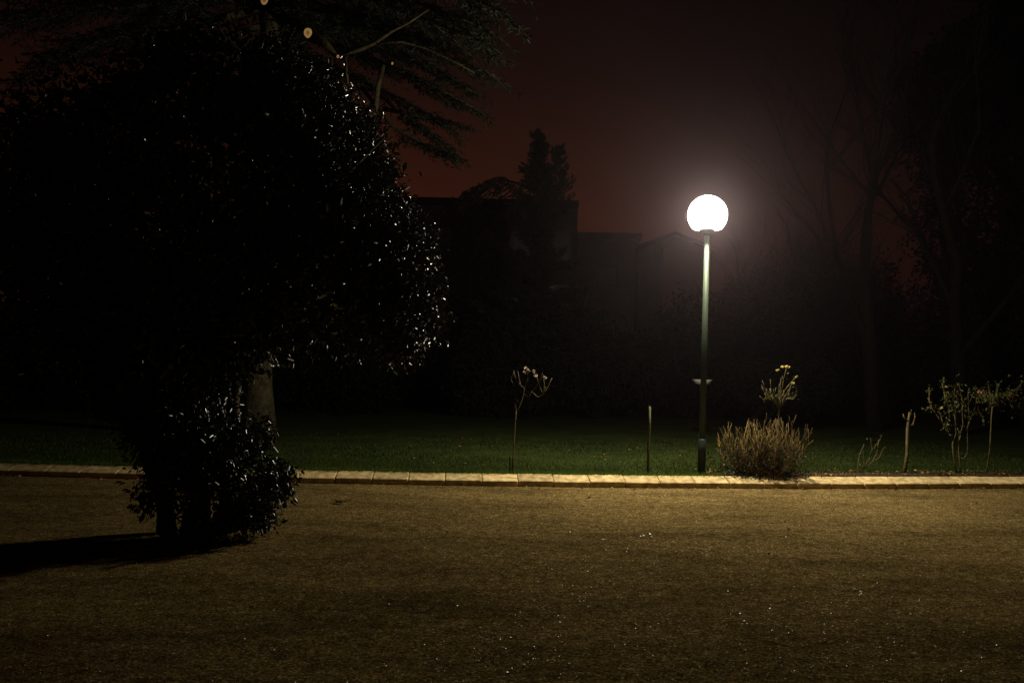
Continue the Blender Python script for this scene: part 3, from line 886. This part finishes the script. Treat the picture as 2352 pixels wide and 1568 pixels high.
# ------------------------------------------------------------ conifer in the middle
YC = 30.0
cbm = Vector((P2(1235, 900, YC).x, YC, LAWN_Z))
t = thing('conifer', 'dark pointed conifer standing before the flat-roofed block', 'tree', cbm)
tipz = P2(1238, 288, YC).z
mb = MB(); mb.tube([cbm - Vector((0, 0, .1)), cbm + Vector((0, 0, 4)), Vector((P2(1238, 330, YC).x, YC, tipz - .5))], [.24, .16, .03], 8)
br = MB(); nd = MB()
fp, fd, fn, fl = [], [], [], []
H = tipz - LAWN_Z - .35
axisx = lambda z: cbm.x + (P2(1238, 300, YC).x - cbm.x) * (z - LAWN_Z) / H
def con_branch(z, L, a, lift):
    o_ = Vector((axisx(z), YC, z)); d = Vector((math.cos(a), math.sin(a), 0))
    pts = [o_, o_ + d * L * .5 + Vector((0, 0, lift * L * .2)), o_ + d * L + Vector((0, 0, lift * L))]
    br.tube(pts, [.03, .018, .006], 4, False)
    m_ = max(5, int(L / .07))
    for j in range(m_):
        f = .25 + .75 * (j + random.random()) / m_
        c = pts[0].lerp(pts[1], f * 2) if f < .5 else pts[1].lerp(pts[2], f * 2 - 1)
        for k in range(7):
            q = c + Vector((random.gauss(0, .07), random.gauss(0, .07), random.uniform(-.04, .16)))
            fp.append(q); fd.append(d * .5 + Vector((random.gauss(0, .5), random.gauss(0, .5), random.uniform(-.1, 1.0)))); fn.append(Vector((random.gauss(0, 1), random.gauss(0, 1), random.gauss(0, 1)))); fl.append(random.uniform(.12, .26))
for i in range(230):
    f = random.random() ** .85          # 0 at foot, 1 at top
    z = LAWN_Z + 1.0 + (H - 1.1) * f
    rmax = .06 + 2.7 * (1 - f) ** 1.0 * (1.0 if f < .8 else .85)
    lump = .75 + .55 * noise3((0, 0, z), 1.6)
    con_branch(z, rmax * random.choice((.5, .8, 1.1, 1.4)) * random.uniform(.7, 1.05) * lump, random.uniform(0, 6.283), random.uniform(.15, .65) if f > .55 else random.uniform(-.1, .4))
for i in range(60):   # thin leading shoot
    z = tipz - random.random() * .9
    fp.append(Vector((axisx(z) + random.gauss(0, .02), YC, z - .12))); fd.append(Vector((random.gauss(0, .35), random.gauss(0, .35), 1))); fn.append(Vector((random.gauss(0, 1), random.gauss(0, 1), 0.1))); fl.append(random.uniform(.10, .2))
for i in range(26):   # second leader on the right
    z0 = P2(1285, 470 - i * 5, YC).z
    o_ = Vector((P2(1282, 420, YC).x, YC, z0))
    for k in range(3):
        a = random.uniform(0, 6.28); L = (.7 - .022 * i) * random.uniform(.5, 1)
        for j in range(12):
            q = o_ + Vector((math.cos(a), math.sin(a), .5)) * L * random.random()
            fp.append(q); fd.append(Vector((math.cos(a) * .4, math.sin(a) * .4, random.uniform(.2, 1)))); fn.append(Vector((random.gauss(0, 1), random.gauss(0, 1), 0.1))); fl.append(random.uniform(.12, .24))
# drooping bough to the left
bp_ = [P2(1230, 440, YC), P2(1185, 420, YC), P2(1140, 408, YC), P2(1095, 428, YC), P2(1065, 450, YC)]
br.tube(bp_, [.05, .04, .03, .02, .01], 5)
for i in range(420):
    f = random.random() * 3.999; k = int(f); c = bp_[k].lerp(bp_[k + 1], f - k)
    dn = random.random() ** 1.5 * .75 * (1 - .15 * k)
    fp.append(c + Vector((random.gauss(.05, .1) - dn * .25, random.gauss(0, .2), -dn + random.uniform(0, .05)))); fd.append(Vector((-.6, random.gauss(0, .3), random.uniform(-.9, -.1)))); fn.append(Vector((random.gauss(0, 1), 1, random.gauss(0, 1)))); fl.append(random.uniform(.14, .3))
mb.build('trunk', M['dark_bark'], t); br.build('limbs', M['dark_bark'], t)
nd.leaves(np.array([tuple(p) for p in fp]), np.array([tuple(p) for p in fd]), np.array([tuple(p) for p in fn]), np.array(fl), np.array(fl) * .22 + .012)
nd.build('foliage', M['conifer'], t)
print('conifer needles', len(fp))

# ------------------------------------------------------------ buildings
def window(root, x0, x1, z0, z1, y, shutters=False):
    mb = MB(); f = .07
    mb.box(x0 - f, x0, y - .06, y + .02, z0, z1); mb.box(x1, x1 + f, y - .06, y + .02, z0, z1)
    mb.box(x0 - f, x1 + f, y - .062, y + .02, z1, z1 + f); mb.box(x0 - f - .05, x1 + f + .05, y - .12, y + .02, z0 - f, z0)
    xm = (x0 + x1) / 2; mb.box(xm - .03, xm + .03, y - .045, y + .01, z0, z1)
    w = mb.build('window', M['shutter'], root)
    mb = MB(); mb.box(x0, x1, y - .022, y + .012, z0, z1); mb.build('pane', M['pane'], w)
# long flat-roofed block
YF = 46.0
xa, xb = P2(840, 600, YF).x, P2(1325, 600, YF).x
zt = P2(1180, 459, YF).z
t = thing('apartment_block', 'long dark flat-roofed block behind the conifer, highest of the three buildings', 'building', (xa, YF, 0))
mb = MB(); mb.box(xa - 6, xb, YF, YF + 10, -.2, zt - .35); mb.build('wall', M['wall_dark'], t)
mb = MB(); mb.box(xa - 6.2, xb + .02, YF - .25, YF + 10.2, zt - .349, zt); mb.build('roof', M['roof'], t)
for i in range(5):
    for fz in (1.2, 4.3, 7.0):
        x = xa + 1.2 + i * 2.0; window(t, x, x + 1.0, fz, fz + 1.4, YF)
# lower grey block
YG = 52.0
xa2, xb2 = P2(1290, 650, YG).x, P2(1458, 650, YG).x
zt2 = P2(1400, 536, YG).z
t = thing('grey_house', 'pale grey flat-topped house with a jutting cornice, between the tall block and the gabled house', 'building', (xa2, YG, 0))
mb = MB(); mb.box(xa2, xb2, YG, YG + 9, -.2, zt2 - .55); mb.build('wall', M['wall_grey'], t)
mb = MB(); mb.box(xa2 - .1, xb2 + .16, YG - .16, YG + 9.1, zt2 - .549, zt2 - .30); mb.box(xa2 - .2, xb2 + .32, YG - .32, YG + 9.2, zt2 - .299, zt2); mb.build('cornice', M['cornice'], t)
for px in (1395,):
    x = P2(px, 650, YG).x; z = P2(px, 645, YG).z; window(t, x - .5, x + .5, z - .2, z + .8, YG)
mb = MB(); zb = P2(1400, 657, YG).z; mb.box(xa2 + .4, xb2 + .02, YG - .10, YG - .001, zb - .12, zb); mb.build('string_course', M['cornice'], t)
# gabled house
YH = 58.0
xc, xd = P2(1455, 600, YH).x, P2(1640, 600, YH).x
ze = P2(1462, 566, YH).z; zp = P2(1540, 534, YH).z
t = thing('gabled_house', 'house with a low pitched roof just left of the lamp globe', 'building', (xc, YH, 0))
xm_ = P2(1520, 600, YH).x; xpk = P2(1548, 534, YH).x
mb = MB(); mb.add([(xc + .3, YH, -.2), (xd - .3, YH, -.2), (xd - .3, YH, ze - .1), (xpk, YH, zp - .25), (xc + .3, YH, ze - .1)] + [(xc + .3, YH + 9, -.2), (xd - .3, YH + 9, -.2), (xd - .3, YH + 9, ze - .1), (xpk, YH + 9, zp - .25), (xc + .3, YH + 9, ze - .1)],
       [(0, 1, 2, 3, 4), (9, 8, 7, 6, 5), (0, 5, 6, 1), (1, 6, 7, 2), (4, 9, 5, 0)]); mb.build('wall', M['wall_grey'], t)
mb = MB(); mb.box(xm_, xd - .32, YH - .45, YH - .003, -.2, ze - .12); mb.build('glow_tinted_wall', M['wall_glow_pink'], t)  # right part of the gable wall, carrying the painted glow
mb = MB(); th = .22
for sgn, (x0, z0) in enumerate(((xc, ze), (xd, ze))):
    mb.add([(x0, YH - .55, z0 - .05), (xpk, YH - .55, zp), (xpk, YH + 9.3, zp), (x0, YH + 9.3, z0 - .05), (x0, YH - .55, z0 - .05 - th), (xpk, YH - .55, zp - th), (xpk, YH + 9.3, zp - th), (x0, YH + 9.3, z0 - .05 - th)],
           [(0, 1, 2, 3), (4, 7, 6, 5), (0, 4, 5, 1), (2, 6, 7, 3), (0, 3, 7, 4)])
mb.build('roof', M['roof'], t)
window(t, xc + 1.0, xc + 2.0, 4.0, 5.3, YH)

# ------------------------------------------------------------ leafless trees at the right
def bare_tree(base, H, seed, label, lean=0.0, spread=.55, r0=.2, depth=6, twig=1.0, first=.30):
    rnd = random.Random(seed)
    t = thing('bare_tree', label, 'tree', base, 'leafless trees at the right')
    tr, bm_ = MB(), MB()
    def grow(p, d, L, r, lv, mb_):
        nseg = 4 if lv < 3 else 2
        pts = [p]; dd = d.copy()
        for i in range(nseg):
            dd = (dd + Vector((rnd.gauss(0, .10), rnd.gauss(0, .10), .05 if lv else .02))).normalized()
            pts.append(pts[-1] + dd * L / nseg)
        r1 = r * (.62 if lv < depth - 1 else .3)
        mb_.tube(pts, [r + (r1 - r) * i / nseg for i in range(nseg + 1)], 8 if lv == 0 else (5 if lv < 3 else 3), False)
        if lv >= depth: return
        k = 3 if lv < 2 else (4 if rnd.random() < .5 * twig else 3)
        for j in range(k):
            q = 1.0 if j == 0 else rnd.uniform(.35, .95)
            i = min(nseg - 1, int(q * nseg)); pp = pts[i].lerp(pts[i + 1], q * nseg - i)
            a = rnd.uniform(0, 6.28); s = spread * rnd.uniform(.6, 1.3) * (.5 if j == 0 else 1)
            nd_ = (dd + Vector((math.cos(a), math.sin(a), rnd.uniform(-.1, .35))) * s).normalized()
            grow(pp, nd_, L * rnd.uniform(.58, .80) * (1.12 if lv > 2 else 1), r1 * (1 if j == 0 else .7), lv + 1, bm_)
    grow(base - Vector((0, 0, .1)), Vector((lean, 0, 1)).normalized(), H * first, r0, 0, tr)
    tr.build('trunk', M['dark_bark'], t, True); bm_.build('limbs', M['dark_bark'], t)
def bt(px, Y, H, seed, label, **k):
    bare_tree(Vector((P2(px, 850, Y).x, Y, LAWN_Z - .02)), H, seed, label, **k)
bt(1712, 40, 9.5, 3, 'thin leafless tree nearest right of the lamp post, twin trunks against the glow', r0=.12, lean=.02)
bt(1765, 36, 10.5, 5, 'slim forked leafless tree behind the yellow-flowered rose', r0=.15)
bt(1880, 32, 15, 8, 'leafless tree with spreading crown over the gap right of the lamp', r0=.2, spread=.9, depth=6, twig=1.2, first=.24)
bt(2010, 25, 17, 13, 'large leafless tree with a wide web of twigs above the low straggly rose', r0=.24, spread=.8, depth=6, twig=1.25, first=.26)
bt(2200, 24, 16, 21, 'large leafless tree behind the leafy double-stemmed rose', r0=.24, spread=.9, depth=6, twig=1.1)
bt(2370, 26, 12, 34, 'leafless tree at the far right edge', r0=.26, spread=.7)

# ------------------------------------------------------------ dark shrubs and evergreens closing the lawn
def shrub(name, label, cat, spec, n, Y, lsz=(.09, .18), group=None, ins=.4):
    """spec: list of (px,py,rx,ry) lumps"""
    k = Y / FPX
    b = Vector((P2(spec[0][0], 900, Y).x, Y, LAWN_Z))
    t = thing(name, label, cat, b, group)
    es = [(P2(a, c, Y + (random.uniform(-.5, .5))), rx * k, min(rx, ry) * k * .8 + .4, ry * k) for a, c, rx, ry in spec]
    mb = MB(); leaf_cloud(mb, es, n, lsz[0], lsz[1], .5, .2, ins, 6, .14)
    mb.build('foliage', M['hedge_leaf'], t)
    mb = MB()
    for i in range(6):
        e = random.choice(es); p1 = Vector(e[0]) + Vector((random.gauss(0, e[1] * .3), 0, 0))
        p0 = b + Vector((random.gauss(0, .2), random.gauss(0, .2), -.05)); mb.tube([p0, p0.lerp(p1, .5) + Vector((random.gauss(0, .15), 0, 0)), p1], [.09, .06, .02], 6)
    mb.build('stems', M['dark_bark'], t)
G = 'dark shrubs closing the lawn'
shrub('evergreen_bush', 'round dark bush behind the leftmost rose', 'bush', [(1180, 830, 130, 120), (1120, 870, 90, 80)], 9000, 27, group=G)
shrub('evergreen_bush', 'dark bush below the grey house wall', 'bush', [(1370, 830, 110, 95), (1300, 800, 90, 130), (1450, 850, 90, 90)], 10000, 28, group=G)
shrub('evergreen_bush', 'dark bush directly behind the lamp post', 'bush', [(1580, 820, 110, 120), (1545, 760, 40, 55), (1620, 760, 80, 90), (1660, 860, 70, 80)], 10000, 29, group=G)
shrub('evergreen_bush', 'tall dark bush with a sloping top right of the lamp post', 'bush', [(1790, 740, 120, 140), (1880, 690, 90, 150), (1840, 850, 120, 100), (1720, 720, 50, 80)], 14000, 31, group=G)
shrub('evergreen_bush', 'faint rounded bush behind the twiggy bush', 'bush', [(1740, 880, 60, 55), (1860, 885, 65, 55), (1800, 890, 60, 50)], 7000, 24, (.05, .10), group=G)
shrub('evergreen_bush', 'broad dark bush behind the pruned rose stump', 'bush', [(2050, 800, 130, 150), (1980, 720, 90, 130)], 12000, 30, group=G)
shrub('evergreen_bush', 'broad dark bush at the right edge behind the leafy roses', 'bush', [(2260, 800, 140, 160), (2360, 740, 100, 200)], 13000, 29, group=G)
shrub('ivy_clad_tree', 'tall ivy-covered tree rising black over the right of the lawn', 'tree', [(2240, 480, 150, 260), (2180, 250, 140, 170), (2300, 150, 150, 200), (2250, 700, 120, 150)], 26000, 34, (.12, .24), ins=.3)
shrub('dark_evergreen_tree', 'black evergreen crown above the rightmost edge', 'tree', [(2420, 400, 130, 300), (2380, 80, 120, 180)], 16000, 33, (.12, .24), ins=.3)
shrub('yew_tree', 'dark broad evergreen between the cedar and the conifer, below the flat roof', 'tree', [(1040, 690, 110, 190), (960, 720, 100, 190), (1110, 600, 60, 125), (1180, 720, 90, 150), (900, 850, 120, 90)], 16000, 33, group=None)
shrub('evergreen_bush', 'low dark bush behind the cedar trunk', 'bush', [(700, 850, 130, 110), (820, 870, 90, 90), (600, 850, 100, 100)], 10000, 28, group=G)
shrub('evergreen_bush', 'broad dark bush at the far left beyond the lawn', 'bush', [(120, 840, 170, 130), (300, 850, 150, 120), (-20, 800, 140, 150), (460, 850, 100, 110)], 14000, 27, group=G)
# tree line beyond everything
mb = MB(); es = []
for i in range(46):
    x = -62 + i * 2.8; h = 3.2 + 2.2 * noise3((x, 0, 0), .12) + random.uniform(0, 1.2)
    if -9 < x < 8: h *= .75
    es.append((Vector((x, 72 + random.uniform(-3, 3), h * .5)), 2.6, 2.2, h * .62))
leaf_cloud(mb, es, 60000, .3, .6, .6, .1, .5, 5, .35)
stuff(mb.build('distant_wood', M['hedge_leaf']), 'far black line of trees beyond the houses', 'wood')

# ------------------------------------------------------------ haze added to give the lamp its glow
hz = MB(); hz.box(-84, 84, -18, 94, -1.2, 22)
hm = bpy.data.materials.new('glow_haze'); hm.use_nodes = True
N_, L_ = hm.node_tree.nodes, hm.node_tree.links
N_.remove(N_['Principled BSDF'])
pv = N_.new('ShaderNodeVolumePrincipled')
pv.inputs['Color'].default_value = (1.0, .82, .98, 1)
pv.inputs['Density'].default_value = HAZE_D
pv.inputs['Anisotropy'].default_value = .9
L_.new(pv.outputs[0], N_['Material Output'].inputs['Volume'])
stuff(hz.build('haze', hm), 'thin haze added for the glow round the lamp', 'haze')
